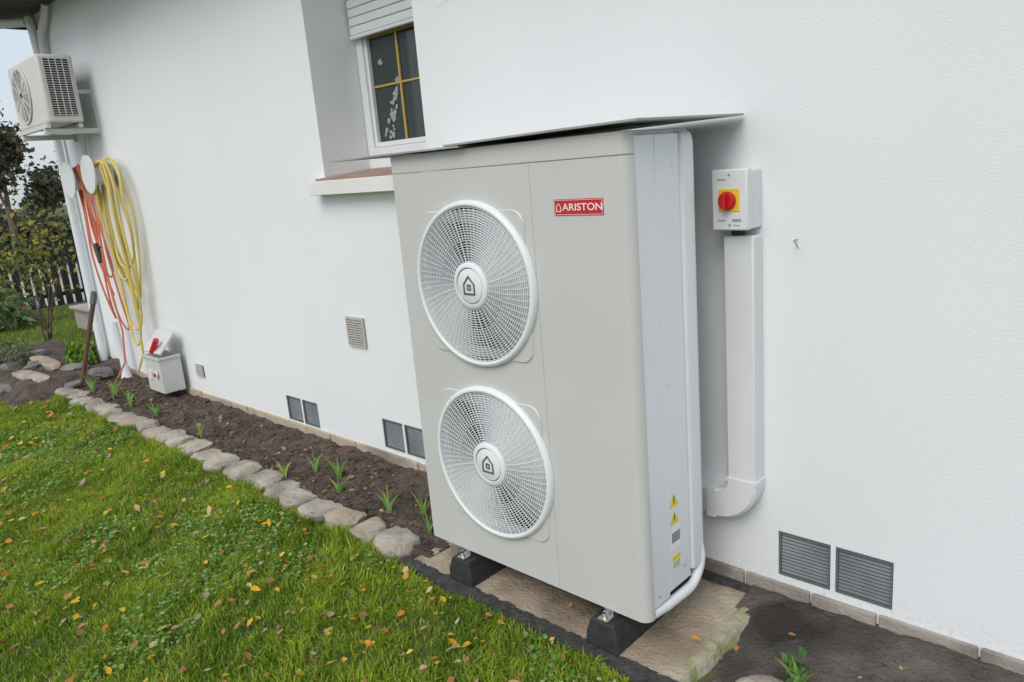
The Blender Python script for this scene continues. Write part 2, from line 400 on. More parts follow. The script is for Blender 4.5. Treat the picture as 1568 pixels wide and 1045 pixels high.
mb.box(a,b,2.29,2.2995,c,d,1)
for i in range(6): z=c+.004+i*.0145; mb.box(a,b,2.284,2.29,z,z+.009)
mb.obj('grille',[M_ventw,M_vframe],e)

# ---------------------------------------------------------------- heat pump
hp=empty('outdoor_heat_pump')
UX0,UX1,UY0,UY1,UZ0,UZ1=-2.23,-1.200,1.727,2.10,0.158,1.664
ZC=1.600
fans=[(-1.845,1.212),(-1.837,0.565)]
def plate_with_holes(name,x0,x1,z0,z1,y0,y1,circs,m):
    bm=bmesh.new()
    def loop(pts):
        vs=[bm.verts.new((p[0],y0,p[1])) for p in pts]
        return [bm.edges.new((vs[i],vs[(i+1)%len(vs)])) for i in range(len(vs))]
    E=loop([(x0,z0),(x1,z0),(x1,z1),(x0,z1)])
    for cx,cz,rd in circs:
        E+=loop([(cx+rd*math.cos(2*math.pi*k/96),cz+rd*math.sin(2*math.pi*k/96)) for k in range(96)])
    bmesh.ops.triangle_fill(bm,use_beauty=True,use_dissolve=False,edges=E,normal=(0,-1,0))
    bm.normal_update()
    r_=bmesh.ops.extrude_face_region(bm,geom=list(bm.faces))
    for v in [g for g in r_['geom'] if isinstance(g,bmesh.types.BMVert)]: v.co.y=y1
    bmesh.ops.recalc_face_normals(bm,faces=bm.faces)
    me=bpy.data.meshes.new(name); bm.to_mesh(me); bm.free(); me.materials.append(m)
    o=bpy.data.objects.new(name,me); COL.objects.link(o); o.parent=hp; return o
FR=0.266
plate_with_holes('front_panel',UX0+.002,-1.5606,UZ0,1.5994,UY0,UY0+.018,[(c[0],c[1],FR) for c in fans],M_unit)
def arc(cx,cy,r,a0,a1,n=8): return [(cx+r*math.cos(math.radians(a0+(a1-a0)*i/n)),cy+r*math.sin(math.radians(a0+(a1-a0)*i/n))) for i in range(n+1)]
mb=MB()
prof=[(-1.5594,UY0)]+arc(UX1-.034,UY0+.034,.034,-90,0,12)+[(UX1,UY0+.038),(UX1-.02,UY0+.038),(UX1-.034,UY0+.03),(UX1-.04,UY0+.018),(-1.5594,UY0+.018)]
mb.prism_z(prof,UZ0,ZC-.0006)
mb.obj('service_panel',M_unit,hp,smooth=True,fixn=True)
mb=MB()
mb.box(UX0,UX0+.016,UY0+.019,UY1,UZ0+.03,ZC-.001,0)
mb.box(UX0+.017,-1.56,1.90,UY1,UZ0+.03,ZC-.001,1)
mb.box(-1.56,UX1-.022,UY0+.035,UY1-.002,UZ0+.05,ZC-.001,1)
mb.box(UX0+.004,UX1-.012,UY0+.02,UY1-.01,UZ0+.012,UZ0+.03,1)
mb.obj('casing',[M_unitside_lit,M_dark],hp)
mb=MB()
mb.box(UX1-.021,UX1-.002,UY0+.039,1.863,.190,ZC+.05)
mb.box(UX1-.021,UX1-.002,1.8645,1.993,.205,ZC+.05)
mb.obj('side_panel',M_unitside_lit,hp,bevel=0.002)
mb=MB()
sec=[(UX1-.03,1.996),(UX1-.012,1.996)]+arc(UX1-.012+.003,2.012,.014,-60,0,5)+arc(UX1-.042,UY1-.046,.047,0,90,10)+[(UX1-.07,UY1)]
zs_=[.225,.235,1.60,1.625,1.642,1.652,1.656]; sc_=[.97,1,1,.99,.93,.82,.7]
V=[];F=[];n=len(sec); cxs,cys=UX1-.045,2.045
for z,s_ in zip(zs_,sc_):
    for p in sec: V.append((cxs+(p[0]-cxs)*s_,cys+(p[1]-cys)*s_,z))
for i in range(len(zs_)-1):
    for k in range(n): F.append((i*n+k,i*n+(k+1)%n,(i+1)*n+(k+1)%n,(i+1)*n+k))
F+=[tuple(range(n-1,-1,-1)),tuple((len(zs_)-1)*n+k for k in range(n))]
mb.add(V,F); mb.obj('rear_column',M_unitside_lit,hp,smooth=True)
mb=MB()
rx=UX1-.014
pth=[(rx-.006,1.775,.166),(rx,1.85,.160)]
pth+=[(rx+.004,1.975+.090*math.sin(math.radians(a)),.158+.090-.090*math.cos(math.radians(a))) for a in range(0,91,9)]
pth+=[(rx+.0,2.062,.29),(rx-.012,2.058,.36)]
mb.tube(pth,[.020]*(len(pth)-2)+[.019,.012],16)
mb.obj('base_rim',M_unitside_lit,hp,smooth=True)
mb=MB()
for (y,z) in ((1.90,.90),(1.955,1.56),(1.955,.26),(1.80,.22)): mb.cyl((UX1-.002,y,z),(1,0,0),.0035,.0012,12)
mb.obj('screws',M_metal,hp)
mb=MB()
mb.prism_z([(UX0,UY1-.02),(UX0,UY0+.0)]+arc(UX1-.034,UY0+.034,.034,-90,0,12)+[(UX1,UY0+.037),(UX1-.023,UY0+.037),(UX1-.023,UY1-.02)],ZC+.0004,UZ1)
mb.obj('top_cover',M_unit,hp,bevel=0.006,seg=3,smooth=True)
def fan(cx,cz,rot):
    Y=UY0
    pl=MB()
    bmpts=rrect(cx-.250,cx+.250,cz-.252,cz+.252,.05)
    n=len(bmpts)
    ang=[math.atan2(p[1]-cz,p[0]-cx) for p in bmpts]
    V=[(p[0],Y-.0008,p[1]) for p in bmpts]+[(cx+(p[0]-cx)*.985,Y-.005,cz+(p[1]-cz)*.985) for p in bmpts]+[(cx+.272*math.cos(a),Y-.005,cz+.272*math.sin(a)) for a in ang]
    F=[]
    for i in range(n):
        j=(i+1)%n; F.append((i,j,j+n,i+n))
        if math.hypot(V[i+n][0]-cx,V[i+n][2]-cz)>.273 or math.hypot(V[j+n][0]-cx,V[j+n][2]-cz)>.273: F.append((i+n,j+n,j+2*n,i+2*n))
    pl.add(V,F)
    pl.obj('fan_plate',M_unit,hp)
    g=MB()
    prof=[(.287,Y-.001),(.2860,Y-.010),(.282,Y-.018),(.276,Y-.0215),(.271,Y-.0215),(.2675,Y-.019),(.2655,Y-.010),(.2650,Y+.02)]
    g.lathe_y(cx,cz,prof,128)
    g.obj('fan_ring',M_grille,hp,smooth=True,fixn=False)
    g=MB(); g.lathe_y(cx,cz,[(.2655,Y+.018),(.262,Y+.15),(.0,Y+.15)],64); g.obj('fan_shroud',M_dark,hp,fixn=False)
    g=MB(); nr=22
    def gy(rr): return Y-.020+.007*((rr-.05)/.21)**2*0.6
    for i in range(nr):
        rr=.084+(.2635-.084)*i/(nr-1)
        yy=gy(rr)
        t=.0010
        g.lathe_y(cx,cz,[(rr-t,yy),(rr+t,yy),(rr+t+.001,yy+.012),(rr-t+.001,yy+.012)],96,0,True)
    nrb=72
    for k in range(nrb):
        a0=2*math.pi*k/nrb
        V=[];F=[]
        steps=7; rs=.075 if k%2==0 else .15
        for i in range(steps+1):
            rr=rs+(.2655-rs)*i/steps; a=a0+0.10*((rr-.075)/.17)
            yy=gy(rr)+.001
            wd=.00065*(2.2 if k%18==2 else 1)
            dx,dz=math.cos(a),math.sin(a); tx,tz=-dz,dx
            V+=[(cx+dx*rr+tx*wd,yy,cz+dz*rr+tz*wd),(cx+dx*rr-tx*wd,yy,cz+dz*rr-tz*wd),(cx+dx*rr-tx*wd,yy+.004,cz+dz*rr-tz*wd),(cx+dx*rr+tx*wd,yy+.004,cz+dz*rr+tz*wd)]
        for i in range(steps):
            b=i*4
            for q in range(4):
                q2=(q+1)%4; F.append((b+q,b+q2,b+4+q2,b+4+q))
        g.add(V,F)
    g.obj('fan_grille',M_grille,hp,fixn=True)
    g=MB(); g.lathe_y(cx,cz,[(0,Y-.028),(.055,Y-.028),(.059,Y-.026),(.0600,Y-.023),(.0625,Y-.023),(.064,Y-.028),(.074,Y-.027),(.080,Y-.023),(.083,Y-.010)],64)
    g.obj('hub',M_grille,hp,smooth=True,fixn=False)
    g=MB(); g.lathe_y(cx,cz,[(.0597,Y-.0238),(.0628,Y-.0238)],64); g.obj('hub_groove',M_logo,hp,fixn=False)
    y0,y1=Y-.0305,Y-.0282
    def pts(s): return [(cx-.024*s,cz-.026*s),(cx+.024*s,cz-.026*s),(cx+.024*s,cz+.006*s),(cx,cz+.032*s),(cx-.024*s,cz+.006*s)]
    g=MB(); A=pts(1.15);B=[(cx+(p[0]-cx)*.80,cz+(p[1]-cz)*.80) for p in A]
    V=[(p[0],y0,p[1]) for p in A]+[(p[0],y0,p[1]) for p in B]+[(p[0],y1,p[1]) for p in A]+[(p[0],y1,p[1]) for p in B]
    F=[]
    for i in range(5):
        j=(i+1)%5; F+=[(i,j,j+5,i+5),(i,i+10,j+10,j),(i+5,j+5,j+15,i+15)]
    g.add(V,F)
    g.box(cx-.009,cx-.004,y0,y1,cz-.014,cz+.006); g.box(cx+.004,cx+.009,y0,y1,cz-.014,cz+.006); g.box(cx-.004,cx+.004,y0,y1,cz+.001,cz+.006); g.box(cx-.004,cx+.004,y0,y1,cz-.014,cz-.010)
    g.obj('hub_logo',M_logo,hp)
    g=MB()
    for k in range(3):
        a0=rot+2*math.pi*k/3; V=[];F=[];ns=8;nrr=6
        for i in range(nrr+1):
            rr=.06+(.25-.06)*i/nrr
            for j in range(ns+1):
                t=j/ns; a=a0+(t)*(1.1+.3*i/nrr)-0.35*i/nrr
                V.append((cx+rr*math.cos(a),Y+.05+.06*t-.01*math.sin(t*3),cz+rr*math.sin(a)))
        for i in range(nrr):
            for j in range(ns):
                b=i*(ns+1)+j; F.append((b,b+1,b+ns+2,b+ns+1))
        g.add(V,F)
    g.cyl((cx,Y+.03,cz),(0,1,0),.07,.1,32)
    g.obj('fan_blades',M_blade,hp,smooth=True,fixn=False)
fan(*fans[0],0.6); fan(*fans[1],1.3)
mb=MB(); mb.box(-1.468,-1.286,UY0-.0016,UY0-.0003,1.44,1.488); mb.obj('brand_label',M_red,hp)
def text(body,x,z,size,y,m,parent,name):
    c=bpy.data.curves.new(name,'FONT'); c.body=body; c.size=size; c.align_x='CENTER'; c.align_y='CENTER'; c.offset=size*0.008; c.extrude=0.0002
    o=bpy.data.objects.new(name,c); COL.objects.link(o); o.rotation_euler=(math.radians(90),0,0); o.location=(x,y,z)
    c.materials.append(m); o.parent=parent; return o
M_lab=mat('label_white',(0.8,0.8,0.8),0.5)
t=text('ARISTON',-1.3615,1.4635,0.0290,UY0-.0022,M_lab,hp,'label_text'); t.scale=(1.22,1,1)
mb=MB(); yy=UY0-.0024; yb=UY0-.0017
for (a,b,c,d) in [(-1.4655,-1.2885,1.4845,1.4855),(-1.4655,-1.2885,1.4425,1.4435),(-1.4655,-1.4645,1.4435,1.4845),(-1.2895,-1.2885,1.4435,1.4845)]: mb.box(a,b,yy,yb,c,d)
lx,lz=-1.450,1.4625
mb.box(lx-.009,lx-.0065,yy,yb,lz-.011,lz+.004);mb.box(lx+.0065,lx+.009,yy,yb,lz-.011,lz+.004);mb.box(lx-.0065,lx+.0065,yy,yb,lz-.011,lz-.009)
mb.add([(lx-.009,yy,lz+.004),(lx-.006,yy,lz+.004),(lx,yy,lz+.0115),(lx,yy,lz+.0145)],[(0,1,2,3)]); mb.add([(lx+.009,yy,lz+.004),(lx+.006,yy,lz+.004),(lx,yy,lz+.0115),(lx,yy,lz+.0145)],[(3,2,1,0)])
mb.obj('label_outline',M_lab,hp)
sx=UX1-.0018
mb=MB()
def tri(y,z,s,mi,dx=0):
    mb.add([(sx+dx,y-s,z-s*.8),(sx+dx,y+s,z-s*.8),(sx+dx,y,z+s*.95)],[(0,1,2)],mi)
tri(1.902,.515,.026,0,.0004); tri(1.902,.455,.026,0,.0004)
mb.box(sx+.0006,sx+.0009,1.8995,1.9045,.505,.53,1); mb.box(sx+.0006,sx+.0009,1.8995,1.9045,.445,.468,1)
mb.box(sx,sx+.0005,1.878,1.935,.345,.425,2); mb.box(sx+.0005,sx+.0008,1.882,1.931,.37,.405,3)
mb.box(sx,sx+.0005,1.880,1.932,.275,.325,2); mb.box(sx+.0005,sx+.0008,1.882,1.930,.305,.323,0)
for i in range(3): mb.box(sx+.0005,sx+.0008,1.884,1.926,.280+i*.008,.2825+i*.008,1)
mb.obj('side_stickers',[M_warn,M_ink,M_lab,mat('sticker_grey',(0.25,0.27,0.3),0.5)],hp,fixn=False)
rb=MB()
def board(x0,x1,zz,tilt,sag):
    n=14; V=[];F=[]
    for i in range(n+1):
        x=x0+(x1-x0)*i/n
        for (y,dz) in ((1.695,0),(2.285,.006)):
            z=zz+tilt*(i/n)+sag*math.sin(math.pi*i/n)+dz
            V+=[(x,y,z),(x,y,z+.006)]
    for i in range(n):
        b=i*4; F+=[(b,b+4,b+5,b+1),(b+1,b+5,b+7,b+3),(b+3,b+7,b+6,b+2),(b+2,b+6,b+4,b)]
    F+=[(0,1,3,2),(n*4,n*4+2,n*4+3,n*4+1)]
    rb.add(V,F)
board(-2.57,-1.83,1.666,.001,.001); board(-1.90,-1.14,1.674,.010,.001)
rb.obj('rain_cover_board',M_fiber)
for (a,b) in ((-2.09,-1.975),(-1.41,-1.295)):
    e=empty('rubber_foot')
    mb=MB()
    V=[(a-.008,1.675,.036),(b+.008,1.675,.036),(b+.008,2.12,.036),(a-.008,2.12,.036),(a-.004,1.678,.085),(b+.004,1.678,.085),(b+.004,2.117,.085),(a-.004,2.117,.085),(a+.012,1.685,.132),(b-.012,1.685,.132),(b-.012,2.11,.132),(a+.012,2.11,.132)]
    F=[(3,2,1,0),(8,9,10,11)]+[(i,(i+1)%4,(i+1)%4+4,i+4) for i in range(4)]+[(i+4,(i+1)%4+4,(i+1)%4+8,i+8) for i in range(4)]
    mb.add(V,F); mb.obj('block',M_rubber,e,bevel=0.006)
    mb=MB(); cx=(a+b)/2
    mb.box(cx-.02,cx+.02,1.688,2.09,.132,.139); mb.box(cx-.017,cx+.017,1.725,2.08,.139,.157)
    mb.cyl((cx,1.703,.139),(0,0,1),.0145,.003,16); mb.cyl((cx,1.703,.142),(0,0,1),.010,.008,6); mb.cyl((cx,1.703,.15),(0,0,1),.0045,.014,10)
    mb.obj('mounting_rail',M_metal,e,bevel=0.001)
def slabz(x,y): return .035+.003*nz(x,y,9)+.0015*nz(x,y,35)
sl_=empty('concrete_slab')
hfield('slab_top',-2.33,-1.075,1.685,2.27,0.01,slabz,M_concrete).parent=sl_
mb=MB(); mb.box(-2.33,-1.085,1.687,2.27,-.05,.030); mb.obj('slab_body',M_concrete,sl_)
hfield('slab_edge',-1.14,-1.03,1.68,2.27,0.008,lambda x,y: .036+.006*nz(x,y,14)+.004*nz(x,y,50)-max(0,(-1.105+.03*nz(x,y,11)-x))*.6-max(0,(x+1.062+.018*nz(x,y,12)))*2.5,M_moss).parent=sl_
hfield('bitumen_edging',-2.38,-1.02,1.630,1.690,0.008,lambda x,y:.036+.007*nz(x,y,16)+.004*nz(x,y,60)-(0.06 if y<1.634 else 0),M_bitumen)
hfield('bitumen_edging',-2.34,-1.02,2.235,2.278,0.008,lambda x,y:.048+.008*nz(x,y,14)-(0.03 if y<2.242 else 0)-(0.04 if x>-1.03 else 0),M_bitumen)

# ---------------------------------------------------------------- switch and conduit
e=empty('isolator_switch')
mb=MB(); mb.box(-1.200,-1.088,2.225,2.299,1.34,1.525); mb.obj('back_box',M_white,e,bevel=0.006,seg=3,smooth=True)
mb=MB(); mb.box(-1.205,-1.084,2.190,2.2245,1.340,1.530,0); mb.obj('cover',M_white,e,bevel=0.006,seg=3,smooth=True)
mb=MB(); mb.box(-1.180,-1.110,2.187,2.1895,1.400,1.470); mb.obj('yellow_plate',M_yellow,e,bevel=0.003)
mb=MB(); cx,cz=-1.148,1.434
mb.cyl((cx,2.187,cz),(0,-1,0),.029,.010,40,0); mb.cyl((cx,2.177,cz),(0,-1,0),.026,.006,40,0); mb.box(cx-.0065,cx+.0065,2.153,2.171,cz-.024,cz+.024)
mb.obj('red_knob',M_redk,e,bevel=0.002)
mb=MB()
for zz in (1.512,1.357):
    mb.cyl((-1.144,2.1902,zz),(0,-1,0),.004,.0015,12,0)
mb.box(-1.185,-1.16,2.189,2.1901,1.370,1.374); mb.box(-1.135,-1.105,2.189,2.1901,1.368,1.376); mb.box(-1.185,-1.155,2.189,2.1901,1.497,1.501); mb.box(-1.13,-1.11,2.189,2.1901,1.355,1.358)
mb.obj('markings',mat('print_grey',(0.3,0.3,0.3),0.6),e)
mb=MB(); mb.cyl((-1.15,2.26,1.34),(0,0,-1),.022,.025,20); mb.obj('cable_gland',M_rubber,e)
e=empty('cable_conduit')
mb=MB(); mb.box(-1.190,-1.086,2.232,2.299,.43,1.318); mb.obj('trunking',M_conduit,e,bevel=0.006,seg=3,smooth=True)
mb=MB()
V=[];F=[];n=10
cx=-1.235;cz=.462
ys=[2.299,2.236,2.226,2.226,2.236,2.299]; rs=[.042,.042,.050,.143,.153,.153]
for i in range(n+1):
    a=math.radians(0-90*i/n)
    for rr,y in zip(rs,ys): V.append((cx+rr*math.cos(a),y,cz+rr*math.sin(a)))
for i in range(n):
    for q in range(5):
        b=i*6; F.append((b+q,b+q+1,b+6+q+1,b+6+q))
F+=[(0,1,2,3,4,5),tuple(n*6+k for k in range(5,-1,-1))]
mb.add(V,F); mb.box(cx+.042,cx+.153,2.226,2.299,.462,.475); mb.box(-1.27,cx,2.226,2.299,.309,.42)
mb.obj('elbow',M_conduit,e,smooth=True)
mb=MB(); mb.box(-1.75,-1.27,2.236,2.299,.318,.412); mb.obj('trunking_lower',M_conduit,e,bevel=0.006,seg=3,smooth=True)

# ---------------------------------------------------------------- air conditioner
e=empty('wall_air_conditioner')
mb=MB(); mb.box(-7.4,-6.6,1.92,2.17,2.20,2.70); mb.obj('casing',M_ac,e,bevel=0.018,seg=3,smooth=True)
mb=MB(); cx,cz=-7.12,2.45
mb.lathe_y(cx,cz,[(.215,1.915),(.212,1.908),(.2,1.908),(.198,1.918)],48,0)
mb.lathe_y(cx,cz,[(.2,1.917),(0.0,1.917)],48,1)
for i in range(12): rr=.03+.0145*i; mb.lathe_y(cx,cz,[(rr-.0025,1.909),(rr+.0025,1.909),(rr+.0025,1.914),(rr-.0025,1.914)],48,0,True)
for k in range(12):
    a=math.pi*2*k/12; mb.tube([(cx+.03*math.cos(a),1.909,cz+.03*math.sin(a)),(cx+.2*math.cos(a),1.909,cz+.2*math.sin(a))],.003,4,0)
mb.obj('fan_guard',[M_ac,M_dark],e)
mb=MB()
mb.box(-6.5995,-6.597,1.955,2.14,2.25,2.665,1)
for i in range(24): z=2.255+i*.017; mb.box(-6.597,-6.590,1.955,2.14,z,z+.0042,0)
for k in range(5): y=1.955+k*.0445; mb.box(-6.5965,-6.588,y,y+.005,2.25,2.665,0)
mb.obj('side_grille',[M_ac,M_dark],e)
mb=MB()
for x in (-6.70,-7.30):
    mb.box(x-.02,x+.02,2.285,2.299,2.10,2.47); mb.box(x-.02,x+.02,1.90,2.285,2.12,2.16)
    mb.tube([(x,2.29,2.44),(x,2.19,2.44)],.016,8)
mb.box(-7.40,-6.62,1.90,1.93,2.162,2.195); mb.box(-7.40,-6.62,2.13,2.16,2.162,2.195)
mb.obj('wall_bracket',M_ac,e,bevel=0.002)
mb=MB(); mb.tube([(-7.45,2.26,2.62),(-7.5,2.25,2.8),(-7.45,2.25,3.0),(-7.3,2.25,3.1),(-7.2,2.25,3.19)],.03,10); mb.tube([(-6.95,2.25,2.19),(-7.0,2.25,1.95)],.02,10)
mb.obj('pipes',M_ac,e,smooth=True)
mb=MB(); mb.tube([(-7.60,2.22,3.15),(-7.55,2.22,3.0),(-7.60,2.24,2.85),(-7.60,2.24,0.1)],.035,12)
mb.tube([(-8.3,1.76,3.12),(-7.9,1.9,3.12),(-7.62,2.2,3.12)],.04,10)
mb.obj('downpipe',M_pvc,None,smooth=True)

# ---------------------------------------------------------------- hoses
def hose(name,m,cx,dz,loops,tail,rd=.010):
    e=empty(name)
    mb=MB(); mb.cyl((cx,2.299,dz),(0,-1,0),.03,.17,16); mb.cyl((cx,2.13,dz),(0,-1,0),.15,.012,40); mb.cyl((cx,2.27,dz),(0,-1,0),.13,.012,32); mb.cyl((cx,2.26,dz),(0,-1,0),.09,.12,32)
    mb.obj('holder',M_white,e,smooth=True)
    mb=MB()
    for (l,rr,bot,yo,sw) in loops:
        P=[]
        n=40; ph=random.random()*6
        for i in range(n+1):
            t=2*math.pi*i/n
            cxx=(l+rr)/2; hw=(rr-l)/2
            top=dz+.10+yo*.4; mid=(top+bot)/2; hh=(top-bot)/2
            zz=mid+hh*math.cos(t)
            k=(top-zz)/(top-bot)
            wd=hw*(abs(math.sin(t))**0.8)*(1 if math.sin(t)>0 else -1)*(1.0-0.35*k)
            P.append((cxx+wd+sw*k+.012*math.sin(4*k*3+ph)*math.sin(math.pi*k),2.19+yo+.015*math.sin(3*t+ph),zz))
        mb.tube(P,rd,8,0,False)
    mb.tube(tail,rd,8,0)
    mb.obj('hose',m,e,smooth=True)
hose('yellow_garden_hose',M_hosey,-6.62,1.80,[(-6.74,-6.38,.95,.0,.1),(-6.72,-6.28,.7,.02,.12),(-6.75,-6.22,.55,-.02,.12),(-6.7,-6.15,.8,.03,.08),(-6.66,-6.3,.42,-.03,.10),(-6.73,-6.12,1.05,.01,.03)],
   [(-6.5,2.18,1.9),(-6.35,2.17,1.5),(-6.33,2.17,1.0),(-6.32,2.17,.6),(-6.3,2.15,.35),(-6.35,2.1,.2)])
hose('orange_garden_hose',M_hoseo,-7.12,1.78,[(-7.2,-7.0,.8,.0,.25),(-7.22,-6.95,.5,.02,.35),(-7.18,-6.98,.6,-.02,.22),(-7.16,-6.96,.95,.03,.18)],
   [(-7.0,2.18,1.9),(-6.95,2.17,1.4),(-6.8,2.17,.9),(-6.7,2.16,.5),(-6.66,2.12,.25),(-6.7,2.05,.12)],.008)
mb=MB(); mb.tube([(-6.78,2.12,1.25),(-6.76,2.12,1.18),(-6.70,2.10,1.10)],[.018,.022,.014],10); mb.tube([(-6.76,2.12,1.2),(-6.70,2.12,1.22)],.012,8); mb.obj('hose_spray_gun',M_rubber,None,smooth=True)
mb=MB(); mb.tube([(-6.83,2.02,.76),(-7.00,1.86,.10)],.020,10,0); mb.tube([(-7.00,1.86,.10),(-7.10,1.76,.06)],[.024,.036],8,1); mb.tube([(-6.83,2.02,.76),(-6.81,2.04,.86)],[.028,.024],10,1)
mb.obj('leaning_tool_handle',[mat('rusty',(0.12,0.07,0.05),0.8),M_vframe],None,smooth=True)
mb=MB(); mb.tube([(-6.95,2.2,.05),(-6.95,2.2,.12),(-6.98,2.2,.55)],[.05,.03,.025],12); mb.obj('water_standpipe',M_pvc,None,smooth=True)
e=empty('plastic_socket_box')
mb=MB(); a,b,c,d,z0,z1=-6.12,-5.83,2.09,2.255,.10,.385; t=.006
mb.box(a,b,c,d,z0,z0+t); mb.box(a,b,c,c+t,z0+t,z1); mb.box(a,b,d-t,d,z0+t,z1); mb.box(a,a+t,c+t,d-t,z0+t,z1); mb.box(b-t,b,c+t,d-t,z0+t,z1)
mb.box(a-.01,b+.01,c-.012,c,z1-.02,z1); mb.box(b,b+.010,c,d,z1-.02,z1)
mb.obj('box',M_boxp,e,bevel=.002)
mb=MB(); M=Matrix.Translation((0,2.245,.55))@Matrix.Rotation(math.radians(48),4,'X')
mb.box(a-.01,b+.01,-.20,0,0,.02,0,M)
mb.obj('lid',M_boxp,e,bevel=.005)
mb=MB(); mb.tube([(-5.96,2.10,.42),(-5.88,2.12,.52)],.022,12,0); mb.tube([(-5.9,2.082,.25),(-5.9,2.07,.25)],.028,16,1); mb.tube([(-5.9,2.07,.25),(-5.9,2.06,.25)],.015,16,0)
mb.box(-6.06,-6.0,2.078,2.09,.2,.27,1)
mb.obj('plugs',[M_red,M_white],e)

# ---------------------------------------------------------------- terrace, fence, road
mb=MB(); mb.box(-10.8,-7.72,2.95,7,-.05,.25); mb.box(-10.84,-7.72,2.91,7.04,.25,.29); mb.obj('terrace',M_paving,None,bevel=.01)
mb=MB()
y=-6.0
while y<9:
    mb.box(-13.02,-13.0,y,y+.095,.06,1.08); y+=.13
for z in (.2,.9): mb.box(-13.06,-13.02,-6,9,z,z+.06)
y=-6
while y<9: mb.box(-13.09,-13.02,y,y+.07,0,1.12); y+=2
mb.obj('fence',M_fence)
mb=MB(); mb.add([(-22,-40,.004),(-13.6,-40,.004),(-13.6,40,.004),(-22,40,.004)],[(0,1,2,3)]); mb.obj('road',M_paving)

# ---------------------------------------------------------------- vegetation
def leaves(P,size,cols,jit=.25,elong=1.8,flat=0.0):
    n=len(P); sz=size*rng.uniform(.6,1.3,n)
    d=rng.normal(size=(n,3)); d[:,2]*=(1-flat); d/=np.linalg.norm(d,axis=1)[:,None]
    q=rng.normal(size=(n,3)); s=np.cross(d,q)
    if flat>0:
        s=np.stack([-d[:,1],d[:,0],rng.normal(size=n)*(1-flat)],1)
    s/=np.linalg.norm(s,axis=1)[:,None]+1e-9
    nrm=np.cross(d,s)
    L=(sz*elong*.5)[:,None]; W=(sz*.5)[:,None]
    v0=P-d*L; v1=P+s*W+nrm*W*.3; v2=P+d*L; v3=P-s*W+nrm*W*.3
    V=np.stack([v0,v1,v2,v3],1).reshape(-1,3)
    F=np.arange(n*4).reshape(n,4)
    cols=np.asarray(cols); c=cols[rng.integers(0,len(cols),n)]*rng.uniform(1-jit,1+jit,(n,1))
    C=np.repeat(c,4,axis=0)
    return V,F,C
def tree(name,base,height,spread,nleaf,lsize,cols,stems=1,trunk_r=.06,gap=.45,levels=3,low=.3,elong=1.6):
    e=empty(name); mb=MB(); tips=[]
    B=Vector(base)
    def br(p,d,l,r_,lev):
        pts=[p];rad=[r_];q=p.copy();dd=d.copy()
        for i in range(4):
            dd=(dd+Vector((random.uniform(-.2,.2),random.uniform(-.2,.2),random.uniform(-.05,.15)))).normalized()
            q=q+dd*l/4; pts.append(q.copy()); rad.append(r_*(1-.17*(i+1)))
            if lev<=1: tips.append((q.copy(),l*.35))
        mb.tube(pts,rad,6 if lev<levels else 8)
        if lev>0:
            for k in range(random.randint(3,4)):
                t=random.randint(1,4); nd=(dd+Vector((random.uniform(-1,1),random.uniform(-1,1),random.uniform(-.2,.7)))*.95).normalized()
                br(pts[t],nd,l*random.uniform(.5,.72),rad[t]*.6,lev-1)
    for s_ in range(stems):
        d=Vector((random.uniform(-.3,.3)*(stems>1)*1.5*spread/height,random.uniform(-.3,.3)*(stems>1)*1.5*spread/height,1)).normalized()
        br(B+Vector((random.uniform(-.04,.04)*(stems>1),random.uniform(-.04,.04)*(stems>1),-.05)),d,height*.5,trunk_r,levels)
    mb.obj('trunk',M_bark,e,smooth=True,fixn=False)
    T=np.array([list(t[0]) for t in tips]); R=np.array([t[1] for t in tips])
    keep=T[:,2]>base[2]+height*low
    T=T[keep];R=R[keep]
    idx=rng.integers(0,len(T),nleaf)
    P=T[idx]+rng.normal(size=(nleaf,3))*(R[idx]*gap)[:,None]
    P=P[P[:,2]>base[2]+.02]
    V,F,C=leaves(P,lsize,cols,elong=elong)
    colmesh('crown',V,F,C,M_leaf,e)
    return e
autumn=[(.18,.24,.05),(.26,.27,.05),(.12,.18,.04),(.36,.30,.06)]
dark=[(.09,.11,.06),(.12,.13,.07),(.17,.145,.09),(.13,.11,.08),(.08,.10,.06)]
random.seed(21)
tree('broadleaf_tree',(-19,4.3,0),4.3,2.5,3800,.09,dark,trunk_r=.12,gap=.65)
tree('broadleaf_tree',(-20.5,7.3,0),4.8,3,4000,.10,dark,trunk_r=.13,gap=.65)
tree('broadleaf_tree',(-25,2.2,0),4.8,3,4500,.12,dark,trunk_r=.13,gap=.6)
tree('broadleaf_tree',(-22,11,0),5.5,3,5000,.13,dark,trunk_r=.13,gap=.6)
tree('broadleaf_tree',(-27,-4,0),6,3,5000,.15,dark,trunk_r=.13,gap=.6)
P=np.stack([rng.uniform(-24.5,-23,22000),rng.uniform(-15,25,22000),rng.uniform(0,1.9,22000)],1)
P[:,2]*=.8+.25*np.sin(P[:,1]*1.7)+.1*np.sin(P[:,1]*4.1)
V,F,C=leaves(P,.16,dark,elong=1.4); colmesh('hedge',V,F,C,M_leaf)
tree('young_shrub_tree',(-9.7,2.35,.0),1.95,1.0,600,.04,autumn,stems=4,trunk_r=.014,gap=.6,levels=2,low=.35)
tree('young_shrub_tree',(-10.6,1.9,.0),1.6,1.0,350,.04,autumn,stems=3,trunk_r=.012,gap=.6,levels=2,low=.35)

